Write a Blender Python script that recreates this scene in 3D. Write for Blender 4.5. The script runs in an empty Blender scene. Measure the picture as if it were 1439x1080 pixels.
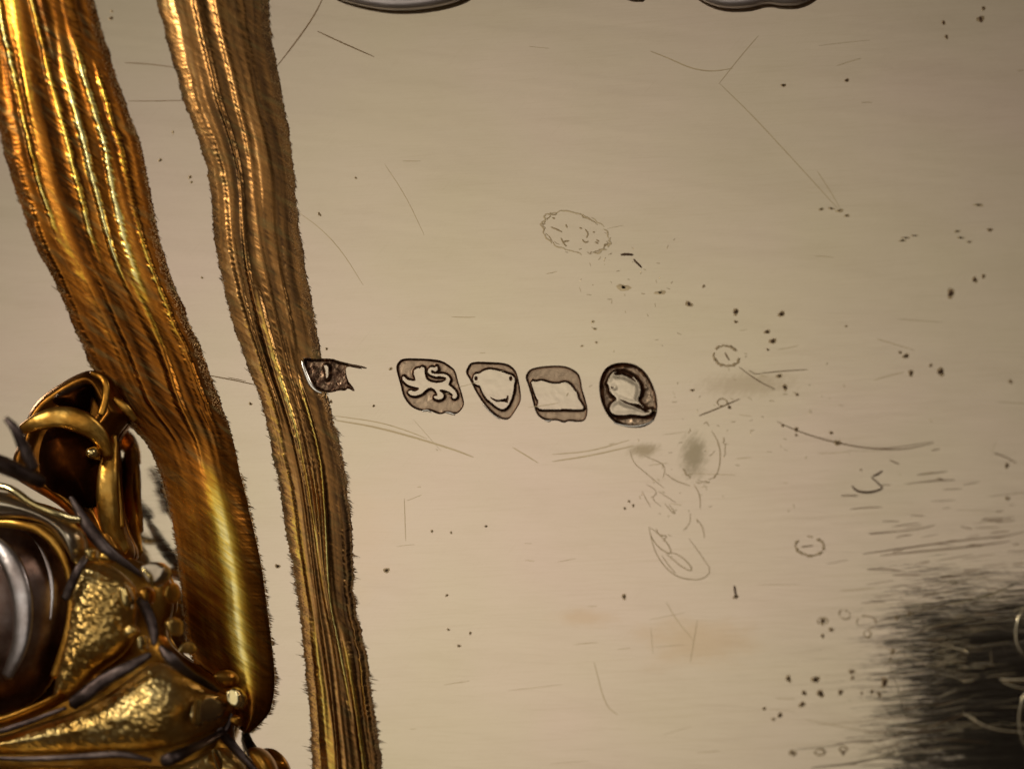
import bpy, math, random
import numpy as np
from mathutils import Vector, Matrix
from mathutils.geometry import delaunay_2d_cdt
random.seed(7); RNG = np.random.RandomState(7)
S = bpy.context.scene
COL = S.collection

# ------------------------------------------------------------------ camera
CAM = Vector((8.0, -6.0, 40.0)); AIM = Vector((0.0, 0.0, 0.0))
cd = bpy.data.cameras.new('camera'); cam = bpy.data.objects.new('camera', cd); COL.objects.link(cam)
HF = 2*math.atan(7.195/(CAM-AIM).length)
zax = (CAM-AIM).normalized(); xax = Vector((0, 1, 0)).cross(zax).normalized(); yax = zax.cross(xax)
cam.matrix_world = Matrix((( xax.x, yax.x, zax.x, CAM.x), (xax.y, yax.y, zax.y, CAM.y), (xax.z, yax.z, zax.z, CAM.z), (0, 0, 0, 1)))
cd.sensor_width = 36; cd.angle = HF; cd.clip_start = 0.1; cd.clip_end = 500
cd.dof.use_dof = True; cd.dof.focus_distance = (CAM-AIM).length+.55; cd.dof.aperture_fstop = cd.lens*0.001/1.05
S.camera = cam

# ------------------------------------------------------------------ world, lamps, exposure
w = bpy.data.worlds.new('World'); S.world = w; w.use_nodes = True
w.node_tree.nodes['Background'].inputs[0].default_value = (0.075, 0.052, 0.034, 1)
w.node_tree.nodes['Background'].inputs[1].default_value = 0.45
S.view_settings.view_transform = 'Standard'; S.view_settings.look = 'None'
S.view_settings.exposure = 0; S.view_settings.gamma = 1
S.cycles.use_denoising = True; S.cycles.max_bounces = 6; S.cycles.sample_clamp_indirect = 8
S.cycles.caustics_reflective = False; S.cycles.caustics_refractive = False
def lamp(name, loc, aim, size, power, col):
    l = bpy.data.lights.new(name, 'AREA'); l.shape = 'DISK'; l.size = size; l.energy = power; l.color = col
    o = bpy.data.objects.new(name, l); COL.objects.link(o); o.location = loc
    o.rotation_euler = (Vector(aim)-Vector(loc)).to_track_quat('-Z', 'Y').to_euler(); return o
lamp('bounce_lamp', (-16.5, 3, 25), (-14, 3.5, 60), 8, 11600, (1.0, 0.95, 0.88))
lamp('key_lamp', (-34, 16, 30), (-5, -1, 0), 7, 5200, (1.0, 0.93, 0.8))
lamp('side_lamp', (26, 22, 26), (-4, -2, 0), 4, 1300, (1.0, 0.95, 0.88))

# ------------------------------------------------------------------ coordinates on the plate
# photograph grid (1439 x 1080) -> point of the plane z: every outline below was measured on that grid
FL = 719.5/math.tan(HF/2)
M3 = np.array([[xax.x, yax.x, zax.x], [xax.y, yax.y, zax.y], [xax.z, yax.z, zax.z]])
def P(px, py, z=0.0):
    px = np.asarray(px, float); py = np.asarray(py, float); z = np.asarray(z, float)
    d = np.stack([(px-719.5), -(py-540), np.full(px.shape, -FL)], -1) @ M3.T
    t = (z-CAM.z)/d[..., 2]
    return np.stack([CAM.x+d[..., 0]*t, CAM.y+d[..., 1]*t, np.broadcast_to(z, px.shape)], -1)
def zoomed(pts, ox, oy, k=4.4969): return [(ox+x/k, oy+y/k) for x, y in pts]
def drop(z, px): px = np.asarray(px, float); return z*(1-.72*sstep(235, 330, px))          # the casting sinks towards its tips
def chaikin(p, n=1, closed=True):
    p = [tuple(q) for q in p]
    for _ in range(n):
        q = []
        m = len(p)
        for i in range(m if closed else m-1):
            a, b = p[i], p[(i+1) % m]
            q.append(tuple(a[k]*.75+b[k]*.25 for k in range(len(a)))); q.append(tuple(a[k]*.25+b[k]*.75 for k in range(len(a))))
        if not closed: q = [p[0]]+q+[p[-1]]
        p = q
    return p
def sdf(poly, X, Y):                        # distance to outline, positive inside
    p = np.array(poly, float); D = np.full(X.shape, 1e9); ins = np.zeros(X.shape, bool)
    for i in range(len(p)):
        a = p[i]; b = p[(i+1) % len(p)]
        e = b-a; L = max((e**2).sum(), 1e-9)
        t = np.clip(((X-a[0])*e[0]+(Y-a[1])*e[1])/L, 0, 1)
        D = np.minimum(D, np.hypot(X-a[0]-t*e[0], Y-a[1]-t*e[1]))
        c = ((a[1] > Y) != (b[1] > Y))
        with np.errstate(divide='ignore', invalid='ignore'):
            xx = (b[0]-a[0])*(Y-a[1])/(b[1]-a[1])+a[0]
        ins ^= c & (X < xx)
    return np.where(ins, D, -D)
def vnoise(X, Y, seed=0):                    # smooth value noise, 0..1
    def h(i, j):
        n = (i.astype(np.int64)*374761393+j.astype(np.int64)*668265263+seed*1274126177) & 0xffffffff
        n = ((n ^ (n >> 13))*1274126177) & 0xffffffff
        return ((n ^ (n >> 16)) & 0xffff)/65535.0
    X, Y = np.broadcast_arrays(np.asarray(X, float), np.asarray(Y, float))
    i = np.floor(X); j = np.floor(Y); u = X-i; v = Y-j; u = u*u*(3-2*u); v = v*v*(3-2*v)
    return (h(i, j)*(1-u)+h(i+1, j)*u)*(1-v)+(h(i, j+1)*(1-u)+h(i+1, j+1)*u)*v
def fbm(X, Y, seed=0, n=4): return sum(vnoise(np.asarray(X)*2**k, np.asarray(Y)*2**k, seed+k)/2**k for k in range(n))/(2-2**(1-n))
def sstep(a, b, x): t = np.clip((x-a)/(b-a), 0, 1); return t*t*(3-2*t)

# ------------------------------------------------------------------ materials
def rgb(r, g, b): return tuple(((c/255)/12.92 if c/255 <= .04045 else ((c/255+.055)/1.055)**2.4) for c in (r, g, b))+(1,)
class Mat:
    def __init__(s, name):
        s.m = bpy.data.materials.new(name); s.m.use_nodes = True; s.nt = s.m.node_tree; s.N = s.nt.nodes; s.L = s.nt.links
        s.b = s.N['Principled BSDF']; s.pos = s.N.new('ShaderNodeNewGeometry')
    def inp(s, sock, v):
        if hasattr(v, 'is_output'): s.L.new(v, sock)
        elif isinstance(v, tuple) and len(v) == 3 and sock.type == 'RGBA': sock.default_value = v+(1,)
        else: sock.default_value = v
    def math(s, op, a, b=0.0, c=0.0):
        n = s.N.new('ShaderNodeMath'); n.operation = op
        for k, v in enumerate((a, b, c)): s.inp(n.inputs[k], v)
        return n.outputs[0]
    def vec(s, op, a, b=None, scale=None):
        n = s.N.new('ShaderNodeVectorMath'); n.operation = op; s.inp(n.inputs[0], a)
        if b is not None: s.inp(n.inputs[1], b)
        if scale is not None: s.inp(n.inputs['Scale'], scale)
        return n.outputs[0]
    def noise(s, ang=0, sc=(1, 1, 1), scale=1.0, detail=2, rough=.5, dist=0, off=(0, 0, 0)):
        mp = s.N.new('ShaderNodeMapping'); mp.vector_type = 'POINT'
        r = s.N.new('ShaderNodeVectorRotate'); r.rotation_type = 'Z_AXIS'; r.inputs['Angle'].default_value = math.radians(-ang)
        s.L.new(s.pos.outputs['Position'], r.inputs[0]); s.L.new(r.outputs[0], mp.inputs[0])
        mp.inputs['Scale'].default_value = sc; mp.inputs['Location'].default_value = off
        n = s.N.new('ShaderNodeTexNoise'); n.inputs['Scale'].default_value = scale; n.inputs['Detail'].default_value = detail
        n.inputs['Roughness'].default_value = rough; n.inputs['Distortion'].default_value = dist
        s.L.new(mp.outputs[0], n.inputs['Vector']); return n
    def ramp(s, fac, stops):
        n = s.N.new('ShaderNodeValToRGB'); cr = n.color_ramp
        while len(cr.elements) < len(stops): cr.elements.new(.5)
        for e, (p, c) in zip(cr.elements, stops): e.position = p; e.color = c if len(c) == 4 else c+(1,)
        s.inp(n.inputs[0], fac); return n.outputs[0]
    def rng(s, v, a, b, c, d):
        n = s.N.new('ShaderNodeMapRange'); s.inp(n.inputs[0], v)
        for k, x in zip((1, 2, 3, 4), (a, b, c, d)): n.inputs[k].default_value = x
        n.interpolation_type = 'SMOOTHSTEP'; return n.outputs[0]
    def mix(s, f, a, b, mode='MIX'):
        n = s.N.new('ShaderNodeMix'); n.data_type = 'RGBA'; n.blend_type = mode
        s.inp(n.inputs[0], f); s.inp(n.inputs[6], a); s.inp(n.inputs[7], b); return n.outputs[2]
    def micro(s, layers):                    # sum of directional noise tilts added to the normal (fine polishing marks)
        nrm = s.pos.outputs['Normal']
        for ly in layers:
            n = s.noise(**ly['n'])
            v = s.vec('SUBTRACT', n.outputs['Color'], (.5, .5, .5))
            v = s.vec('MULTIPLY', v, (ly['a'][0], ly['a'][1], 0))
            if 'w' in ly: v = s.vec('SCALE', v, scale=ly['w'])
            nrm = s.vec('ADD', nrm, v)
        return s.vec('NORMALIZE', nrm)
    def sep(s):
        n = s.N.new('ShaderNodeSeparateXYZ'); s.L.new(s.pos.outputs['Position'], n.inputs[0]); return n.outputs
    def attr(s, name):
        n = s.N.new('ShaderNodeAttribute'); n.attribute_name = name; return n
    def fin(s, col, rough, metal=1.0, normal=None):
        s.inp(s.b.inputs['Base Color'], col); s.inp(s.b.inputs['Roughness'], rough); s.inp(s.b.inputs['Metallic'], metal)
        if normal is not None: s.L.new(normal, s.b.inputs['Normal'])
        return s.m

def plate_material():
    m = Mat('polished_silver_gilt'); x, y, z = m.sep()
    big = m.noise(sc=(.16, .2, 1), detail=3, rough=.6)
    base = m.ramp(big.outputs['Fac'], [(.3, rgb(209, 195, 164)), (.5, rgb(212, 195, 170)), (.7, rgb(216, 194, 175))])
    # polishing streaks and smears nearly along x, with scratch sheen mixed into the colour
    st = m.noise(ang=3, sc=(.35, 26, 1), detail=3, rough=.65)
    st2 = m.noise(ang=-4, sc=(.8, 70, 1), detail=2, rough=.6, off=(5, 3, 0))
    cl = m.noise(ang=-6, sc=(.5, 2.2, 1), detail=6, rough=.7, off=(3, 8, 0)); base = m.mix(m.rng(cl.outputs['Fac'], .42, .72, 0, .08), base, rgb(160, 138, 108))
    fg = m.noise(ang=1, sc=(1.2, 55, 1), detail=4, rough=.75, off=(7, 1, 0)); base = m.mix(m.rng(fg.outputs['Fac'], .45, .75, 0, .10), base, rgb(168, 146, 114))
    fh = m.noise(ang=48, sc=(1.5, 60, 1), detail=3, rough=.7, off=(2, 6, 0)); base = m.mix(m.rng(fh.outputs['Fac'], .55, .8, 0, .12), base, rgb(150, 128, 98))
    lr = m.rng(x, -4.0, 6.0, .15, 1.0); lb = m.rng(y, 1.0, -4.5, .35, 1.0); wgt = m.math('MULTIPLY', lr, lb)
    a = m.math('MULTIPLY', m.rng(st.outputs['Fac'], .50, .74, 0, .20), wgt)
    base = m.mix(a, base, rgb(170, 148, 112))
    a = m.math('MULTIPLY', m.rng(st2.outputs['Fac'], .55, .8, 0, .30), wgt)
    base = m.mix(a, base, rgb(120, 98, 66))
    # tarnish: brown bloom by the lower middle, grey green smudge right of the last mark
    def blot(cx, cy, rx, ry, n, col, k, base):
        dx = m.math('DIVIDE', m.math('SUBTRACT', x, cx), rx); dy = m.math('DIVIDE', m.math('SUBTRACT', y, cy), ry)
        r = m.math('SQRT', m.math('ADD', m.math('MULTIPLY', dx, dx), m.math('MULTIPLY', dy, dy)))
        r = m.math('ADD', r, m.math('MULTIPLY', m.math('SUBTRACT', n.outputs['Fac'], .5), 1.6))
        return m.mix(m.rng(r, 1.0, .2, 0, k), base, col)
    nb = m.noise(sc=(1.3, 2.2, 1), detail=5, rough=.65); ns = m.noise(ang=55, sc=(5, 13, 1), detail=6, rough=.8)
    for (px, py, rx, ry, n, c, k) in ((985, 905, 1.1, .45, nb, rgb(200, 168, 128), .4), (820, 868, .6, .18, nb, rgb(200, 168, 130), .4),
                                      (975, 640, .26, .42, ns, rgb(110, 98, 62), .6), (905, 632, .30, .14, ns, rgb(130, 112, 74), .6),
                                      (1050, 540, .9, .22, ns, rgb(150, 128, 96), .35), (500, 740, .9, 1.3, nb, rgb(214, 190, 160), .3)):
        q = P(px, py); base = blot(float(q[0]), float(q[1]), rx, ry, n, c, k, base)
    # fine relief
    wr = m.math('MULTIPLY', m.rng(x, 1.0, 5.4, .25, 1.0), m.rng(y, 2.0, -3.0, .3, 1.0))
    nrm = m.micro([
        dict(n=dict(ang=2, sc=(.9, 22, 1), detail=3, rough=.7), a=(.055, .03), w=wr),
        dict(n=dict(ang=7, sc=(1.6, 46, 1), detail=2, rough=.6, off=(9, 2, 0)), a=(.042, .03), w=wr),
        dict(n=dict(ang=-3, sc=(3.5, 80, 1), detail=2, rough=.6, off=(1, 7, 0)), a=(.03, .02), w=wr),
        dict(n=dict(ang=-9, sc=(.35, 9, 1), detail=2, off=(4, 4, 0)), a=(.012, .022)),
        dict(n=dict(ang=-50, sc=(3, 30, 1), detail=3, off=(2, 4, 0)), a=(.010, .010)),
        dict(n=dict(ang=0, sc=(.3, .25, 1), detail=1), a=(.02, .02))])
    return m.fin(base, m.rng(st.outputs['Fac'], .3, .7, .045, .09), 1.0, nrm)

def reflection_band_material(name, ang, seed, cols):
    m = Mat(name); at = m.attr('tone')
    base = m.ramp(at.outputs['Fac'], cols)  # tone puts the reflection's bright and dark stripes into the base colour
    h = m.noise(ang=ang, sc=(2.2, 30, 1), detail=4, rough=.7, off=(seed, 0, 0))
    base = m.mix(m.rng(h.outputs['Fac'], .45, .7, 0, .36), base, rgb(84, 60, 38))
    g = m.noise(ang=ang, sc=(1.0, 9, 1), detail=3, off=(0, seed, 0))
    base = m.mix(m.rng(g.outputs['Fac'], .5, .7, 0, .35), base, rgb(110, 100, 62))
    nrm = m.micro([dict(n=dict(ang=ang, sc=(1.6, 30, 1), detail=3, rough=.7, off=(seed, 3, 0)), a=(.20, .12)),
                   dict(n=dict(ang=ang-12, sc=(6, 60, 1), detail=2, rough=.6, off=(seed, 9, 0)), a=(.12, .08))])
    return m.fin(base, .27, 1.0, nrm)

def cast_material(name, cols, rough, chase=0.0, scale=16):
    m = Mat(name)
    n = m.noise(sc=(1, 1, 1), scale=1.1, detail=5, rough=.6)
    base = m.ramp(n.outputs['Fac'], [(.33, cols[0]), (.5, cols[1]), (.68, cols[2])])
    layers = [dict(n=dict(scale=1.6, detail=3), a=(.18, .18)), dict(n=dict(scale=12, detail=3), a=(.12, .12))]
    if chase: layers += [dict(n=dict(ang=-25, sc=(1, 2.0, 1), scale=scale*.55, detail=2, rough=.7), a=(chase, chase))]
    return m.fin(base, rough, 1.0, m.micro(layers))

MAT = {}
MAT['plate'] = plate_material()
MAT['band_a'] = reflection_band_material('reflected_gilding_bright', -35, 2.0, [(0, rgb(56, 30, 8)), (.2, rgb(104, 58, 16)), (.4, rgb(150, 90, 28)), (.55, rgb(186, 120, 44)), (.7, rgb(220, 168, 56)), (.85, rgb(246, 212, 100)), (1, rgb(255, 240, 165))])
MAT['band_b'] = reflection_band_material('reflected_gilding_brown', -32, 7.0, [(0, rgb(70, 50, 32)), (.2, rgb(110, 78, 44)), (.4, rgb(150, 106, 58)), (.55, rgb(186, 140, 86)), (.7, rgb(208, 158, 76)), (.85, rgb(236, 200, 96)), (1, rgb(255, 236, 150))])
MAT['gilt'] = cast_material('cast_gilding', [rgb(136, 88, 28), rgb(200, 142, 58), rgb(230, 186, 98)], .34, chase=.3, scale=9)
MAT['gilt_deep'] = cast_material('deep_gilding', [rgb(84, 48, 14), rgb(146, 92, 34), rgb(200, 140, 58)], .36, chase=.25, scale=7)
MAT['gilt_bright'] = cast_material('burnished_gilding', [rgb(226, 190, 110), rgb(246, 220, 150), rgb(255, 240, 190)], .2)
MAT['gilt_chased'] = cast_material('chased_gilding', [rgb(176, 132, 62), rgb(222, 184, 108), rgb(244, 218, 150)], .36, chase=1.0, scale=20)
MAT['silver'] = cast_material('worn_silver', [rgb(150, 134, 116), rgb(190, 174, 150), rgb(220, 206, 180)], .28)
MAT['boss'] = cast_material('boss_highlight_silver', [rgb(120, 104, 98), rgb(176, 162, 156), rgb(226, 218, 216)], .3)
MAT['boss_dark'] = cast_material('boss_reflected_brown', [rgb(84, 58, 44), rgb(130, 102, 88), rgb(170, 148, 138)], .36)  # brown that the silver boss reflects, put into its base colour
MAT['oxide'] = cast_material('blackened_groove', [rgb(52, 42, 38), rgb(88, 74, 70), rgb(138, 122, 116)], .42, chase=.5, scale=8)
MAT['hollow'] = cast_material('shaded_hollow', [rgb(26, 10, 2), rgb(50, 22, 4), rgb(90, 44, 8)], .4)  # near-black base colour stands for the shade inside the leaf

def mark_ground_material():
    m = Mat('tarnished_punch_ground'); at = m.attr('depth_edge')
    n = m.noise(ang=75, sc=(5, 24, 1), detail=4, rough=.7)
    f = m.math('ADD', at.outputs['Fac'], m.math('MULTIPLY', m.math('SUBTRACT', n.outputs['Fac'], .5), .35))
    base = m.ramp(f, [(0, rgb(70, 44, 30)), (.22, rgb(124, 92, 70)), (.45, rgb(172, 144, 118)), (1, rgb(206, 180, 150))])  # tarnished ground colour, darker towards the edges of recess and relief
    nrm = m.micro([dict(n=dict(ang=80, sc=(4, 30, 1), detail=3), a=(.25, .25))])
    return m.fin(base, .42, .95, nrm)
MAT['ground'] = mark_ground_material()
def rough_ground():
    m = Mat('scorched_punch_ground'); n = m.noise(ang=60, sc=(8, 16, 1), detail=6, rough=.8)
    base = m.ramp(n.outputs['Fac'], [(.35, rgb(52, 34, 24)), (.5, rgb(104, 76, 58)), (.64, rgb(190, 160, 130))])
    return m.fin(base, .35, .9, m.micro([dict(n=dict(scale=14, detail=5, rough=.8), a=(1.1, 1.1))]))
MAT['ground_rough'] = rough_ground()
def simple(name, c1, c2, rough, metal, sc=3.0):
    m = Mat(name); n = m.noise(scale=sc, detail=4, rough=.65)
    return m.fin(m.mix(n.outputs['Fac'], c1, c2), rough, metal)
MAT['pit'] = simple('rust_brown_pit', rgb(60, 40, 26), rgb(130, 100, 74), .5, .6, 9)
MAT['line'] = simple('tarnished_scratch', rgb(92, 70, 48), rgb(160, 134, 100), .4, .9, 6)
MAT['ring'] = simple('corroded_ring', rgb(150, 128, 96), rgb(194, 172, 136), .35, 1.0, 12)
MAT['faint'] = simple('faint_scratch', rgb(172, 150, 114), rgb(206, 186, 150), .25, 1.0, 3)
MAT['bright_cut'] = simple('bright_cut', rgb(214, 198, 160), rgb(240, 226, 196), .16, 1.0, 6)
MAT['fringe_a'] = simple('reflection_fringe', rgb(96, 68, 42), rgb(168, 134, 92), .35, 1.0, 14)
MAT['lip'] = simple('glint_punch_lip', rgb(250, 240, 222), rgb(255, 250, 240), .22, 1.0, 6)
MAT['pale'] = simple('pale_frosted_silver', rgb(176, 164, 158), rgb(214, 204, 200), .5, .8, 2)
MAT['cloth'] = simple('white_diffusion_cloth', (.80, .79, .76, 1), (.84, .83, .80, 1), 1.0, 0.0)
MAT['black'] = simple('black_camera_paint', (.004, .0035, .003, 1), (.008, .007, .006, 1), .7, 0.0)
MAT['black'].node_tree.nodes['Principled BSDF'].inputs['Specular IOR Level'].default_value = .15

# ------------------------------------------------------------------ object helpers
def link(name, verts, faces, mat, parent=None, smooth=True, kind=None):
    me = bpy.data.meshes.new(name)
    me.from_pydata([tuple(map(float, v)) for v in verts], [], [tuple(map(int, f)) for f in faces]); me.update()
    if smooth: me.polygons.foreach_set('use_smooth', [True]*len(me.polygons))
    if mat: me.materials.append(MAT[mat])
    o = bpy.data.objects.new(name, me); COL.objects.link(o)
    if parent: o.parent = parent
    if kind: o['kind'] = kind
    return o
def empty(name, parent=None, loc=(0, 0, 0)):
    o = bpy.data.objects.new(name, None); COL.objects.link(o); o.location = loc; o.empty_display_size = .5
    if parent: o.parent = parent
    return o
def setattr_f(o, name, vals):
    a = o.data.attributes.new(name, 'FLOAT', 'POINT'); a.data.foreach_set('value', np.asarray(vals, np.float32))
def gridfaces(ny, nx, keep=None):
    i = np.arange(ny-1)[:, None]*nx+np.arange(nx-1)[None]
    f = np.stack([i, i+nx, i+nx+1, i+1], -1)
    return f.reshape(-1, 4) if keep is None else f[keep]
def compact(V, F, *attrs):
    F = np.asarray(F); u, inv = np.unique(F, return_inverse=True)
    return (V[u], inv.reshape(F.shape))+tuple(a[u] for a in attrs)

# ------------------------------------------------------------------ outlines of the five punched marks
Z1 = (400, 470); Z2 = (640, 470)
MARKS = []
m1 = zoomed([(112,158),(126,144),(200,150),(300,150),(340,165),(400,180),(440,190),(500,220),(455,212),(392,200),(385,230),(400,290),(420,315),(442,345),(440,362),(400,338),(385,356),(345,352),(290,368),(250,366),(205,348),(175,322),(150,270),(128,215)], *Z1)
m2 = zoomed([(745,148),(860,150),(985,158),(1045,195),(1080,225),(1095,290),(1110,335),(1135,420),(1132,455),(1105,490),(1078,505),(1020,490),(985,507),(945,492),(905,475),(870,485),(810,465),(770,425),(745,380),(735,330),(715,260),(702,205),(715,175)], *Z1)
lion = zoomed([(815,240),(820,222),(845,208),(856,214),(866,198),(874,208),(884,206),(885,250),(898,288),(940,304),(985,303),(1014,292),(1022,272),(990,262),(940,264),(908,245),(903,222),(922,203),(952,208),(960,196),(970,218),(955,236),(940,228),(930,222),(922,230),(930,244),(960,248),(1000,247),(1030,256),(1048,280),(1040,300),(1035,318),(1062,336),(1086,365),(1090,395),(1075,406),(1056,398),(1064,380),(1048,365),(1010,350),(985,345),(978,354),(1000,370),(1006,388),(998,404),(970,411),(945,402),(943,386),(966,388),(962,366),(945,346),(925,334),(895,345),(860,378),(820,389),(785,376),(778,358),(800,350),(820,360),(845,350),(850,336),(815,329),(775,315),(745,290),(742,266),(755,262),(770,282),(800,291),(830,290),(820,264)], *Z1)
m3 = zoomed([(100,170),(210,172),(320,178),(370,210),(392,250),(405,310),(416,390),(410,430),(375,487),(345,531),(315,540),(270,526),(215,482),(165,422),(120,347),(90,282),(62,240),(75,205)], *Z2)
face = zoomed([(112,268),(122,248),(148,248),(175,228),(205,221),(240,220),(290,233),(335,250),(365,260),(378,285),(370,315),(366,360),(352,410),(330,455),(300,474),(265,460),(225,427),(190,397),(168,358),(155,322),(125,314),(112,292)], *Z2)
mouth = zoomed([(222,396),(245,408),(270,414),(300,408),(322,404),(331,384),(334,392),(330,428),(314,424),(285,420),(262,424),(242,414)], *Z2)
m4 = zoomed([(480,212),(560,198),(640,194),(690,197),(740,215),(780,245),(795,290),(800,340),(820,400),(838,470),(830,520),(815,547),(770,553),(710,545),(690,560),(640,540),(600,545),(560,540),(520,515),(500,470),(480,390),(460,320),(440,272),(452,238)], *Z2)
blank = zoomed([(478,292),(510,298),(545,288),(600,308),(650,312),(680,300),(705,302),(735,325),(750,350),(768,368),(772,400),(790,425),(812,460),(800,474),(700,468),(600,474),(512,468),(526,420),(510,395),(500,368),(488,335)], *Z2)
m5 = zoomed([(905,330),(915,270),(945,212),(990,185),(1050,174),(1120,181),(1180,213),(1225,268),(1260,345),(1278,420),(1275,500),(1248,552),(1190,587),(1120,590),(1050,578),(990,545),(948,490),(918,420)], *Z2)
bust = zoomed([(968,318),(958,306),(966,290),(980,255),(1008,230),(1040,236),(1060,232),(1110,255),(1150,290),(1168,330),(1166,378),(1152,408),(1158,425),(1190,460),(1215,478),(1242,470),(1236,498),(1190,512),(1120,500),(1060,508),(1005,506),(982,488),(974,460),(990,430),(1022,412),(1005,384),(990,378),(984,364),(974,356),(976,344)], *Z2)
bust_cuts = [zoomed(q, *Z2) for q in ([(1040,408),(1100,432),(1160,440),(1205,478),(1185,478),(1130,452),(1070,430)], [(1000,246),(1030,228),(1066,240),(1110,262),(1140,296),(1120,284),(1080,262),(1050,252),(1020,256)], [(1150,455),(1205,470),(1230,492),(1200,490)], [(985,330),(1000,334),(990,338)])]
MARKS = [m1, m2, m3, m4, m5]
MARKS_S = [chaikin(MARKS[0], 1), chaikin(m2, 2), chaikin(m3, 2), chaikin(m4, 2), chaikin(m5, 3)]

# ------------------------------------------------------------------ the dish
dish = empty('silver_gilt_dish', loc=(0, 0, 0))
dish['label'] = 'polished silver gilt dish seen close, with five punched hallmarks, gold reflections built as ribbed bands, and cast foliage'
dish['category'] = 'dish'

# base plate: one flat sheet with the five punched holes cut out
vs = [(-26, -22), (26, -22), (26, 22), (-26, 22)]; es = [(0, 1), (1, 2), (2, 3), (3, 0)]
holes = []
for poly in MARKS_S:
    q = P([p[0] for p in poly], [p[1] for p in poly])[:, :2]; b = len(vs); n = len(q)
    vs += [tuple(v) for v in q]; es += [(b+i, b+(i+1) % n) for i in range(n)]; holes.append(q)
co, _, fa, *_r = delaunay_2d_cdt([Vector(v) for v in vs], es, [], 0, 1e-6)
cen = np.array([[sum(co[i][0] for i in f)/3, sum(co[i][1] for i in f)/3] for f in fa])
keep = np.ones(len(fa), bool)
for q in holes: keep &= sdf(q, cen[:, 0], cen[:, 1]) < 0
F = [f for f, k in zip(fa, keep) if k]
n0 = len(co); V = [(c[0], c[1], 0.0) for c in co]
b = len(V); V += [(-26, -22, -.6), (26, -22, -.6), (26, 22, -.6), (-26, 22, -.6)]
F += [(b+3, b+2, b+1, b), (0, 1, b+1, b), (1, 2, b+2, b+1), (2, 3, b+3, b+2), (3, 0, b, b+3)]
plate = link('base_plate', V, F, 'plate', dish, smooth=False)

# punched marks
def hallmark(name, label, outline, relief, rname, depth, edge, gmat='ground', sunk=(), relief_rough=None, step=.7, rz=0.0, shallow=None):
    e = empty('hallmark', dish); e['label'] = label
    a = np.array(outline); pad = 3
    xs = np.arange(a[:, 0].min()-pad, a[:, 0].max()+pad, step); ys = np.arange(a[:, 1].min()-pad, a[:, 1].max()+pad, step)
    X, Y = np.meshgrid(xs, ys)
    wob = (fbm(X/7, Y/7, 3)-.5)*2.2
    do = sdf(outline, X, Y); dr = -sdf(relief, X, Y)+wob*.25-.35
    for s in sunk: dr = np.maximum(dr, sdf(s, X, Y))
    d = np.minimum(np.maximum(do, 0), np.maximum(dr, 0))
    dep = np.full(X.shape, depth)
    if shallow is not None: dep = depth*(1-shallow*sstep(a[:, 1].min()+22, a[:, 1].min()+2, Y))
    vw = edge*(.55+.9*fbm(X/11, Y/11, 21, 2)); Z = -dep*sstep(0, 1, d/vw)*(.70+.45*fbm(X/8, Y/8, 9))
    Z += np.where(dr < 0, rz*sstep(0, 8, -dr)+.004*(fbm(X/9, Y/9, 5)-.5), 0)
    Z = np.where(do < 0, np.minimum(Z, -.012+do*.03), Z)
    V = P(X, Y).reshape(-1, 3); V[:, 2] = Z.ravel()
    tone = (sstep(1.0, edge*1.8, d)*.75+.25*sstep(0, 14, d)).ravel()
    isr = (dr < -.2) & (do > 0)
    fr = isr[:-1, :-1] & isr[1:, :-1] & isr[1:, 1:] & isr[:-1, 1:]
    near = (do > -2.5); fn = near[:-1, :-1] & near[1:, 1:] & near[1:, :-1] & near[:-1, 1:]
    A = gridfaces(*X.shape).reshape(X.shape[0]-1, X.shape[1]-1, 4)[:, :, ::1]
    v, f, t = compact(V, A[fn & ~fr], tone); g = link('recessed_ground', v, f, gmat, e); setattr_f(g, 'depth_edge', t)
    v, f = compact(V, A[fr]); link(rname, v, f, 'plate', e)
    for o in e.children:                                     # faces were laid clockwise seen from above
        o.data.flip_normals() if o.data.polygons[0].normal.z < 0 else None
    return e
crescent = zoomed([(248,195),(262,192),(276,203),(274,270),(262,275),(258,230)], *Z1)
hallmark('h', 'partly struck mark with a rough brown ground, set on the edge of the ribbed gold reflection', MARKS_S[0], crescent, 'raised_sliver', .07, 4, 'ground_rough')
hallmark('h', 'eight-sided mark with a walking lion in relief on a tarnished ground', MARKS_S[1], chaikin(lion, 1), 'raised_lion', .032, 3.0)
ears = [[(640+(cx+9*math.cos(t))/4.5, 470+(cy+13*math.sin(t))/4.5) for t in np.linspace(0, 6.28, 9)[:-1]] for cx, cy in ((130, 276), (350, 277))]
hallmark('h', 'shield-shaped mark with a worn animal face in relief', MARKS_S[2], chaikin(face, 1), 'raised_face', .030, 3.0, sunk=[mouth]+ears)
hallmark('h', 'worn squarish mark whose raised middle is rubbed flat', MARKS_S[3], chaikin(blank, 1), 'raised_centre', .026, 3.0, shallow=.75)
hallmark('h', 'deep oval mark with a worn head in profile', MARKS_S[4], chaikin(bust, 1), 'raised_head', .085, 5.0, sunk=bust_cuts, rz=.01)
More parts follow.
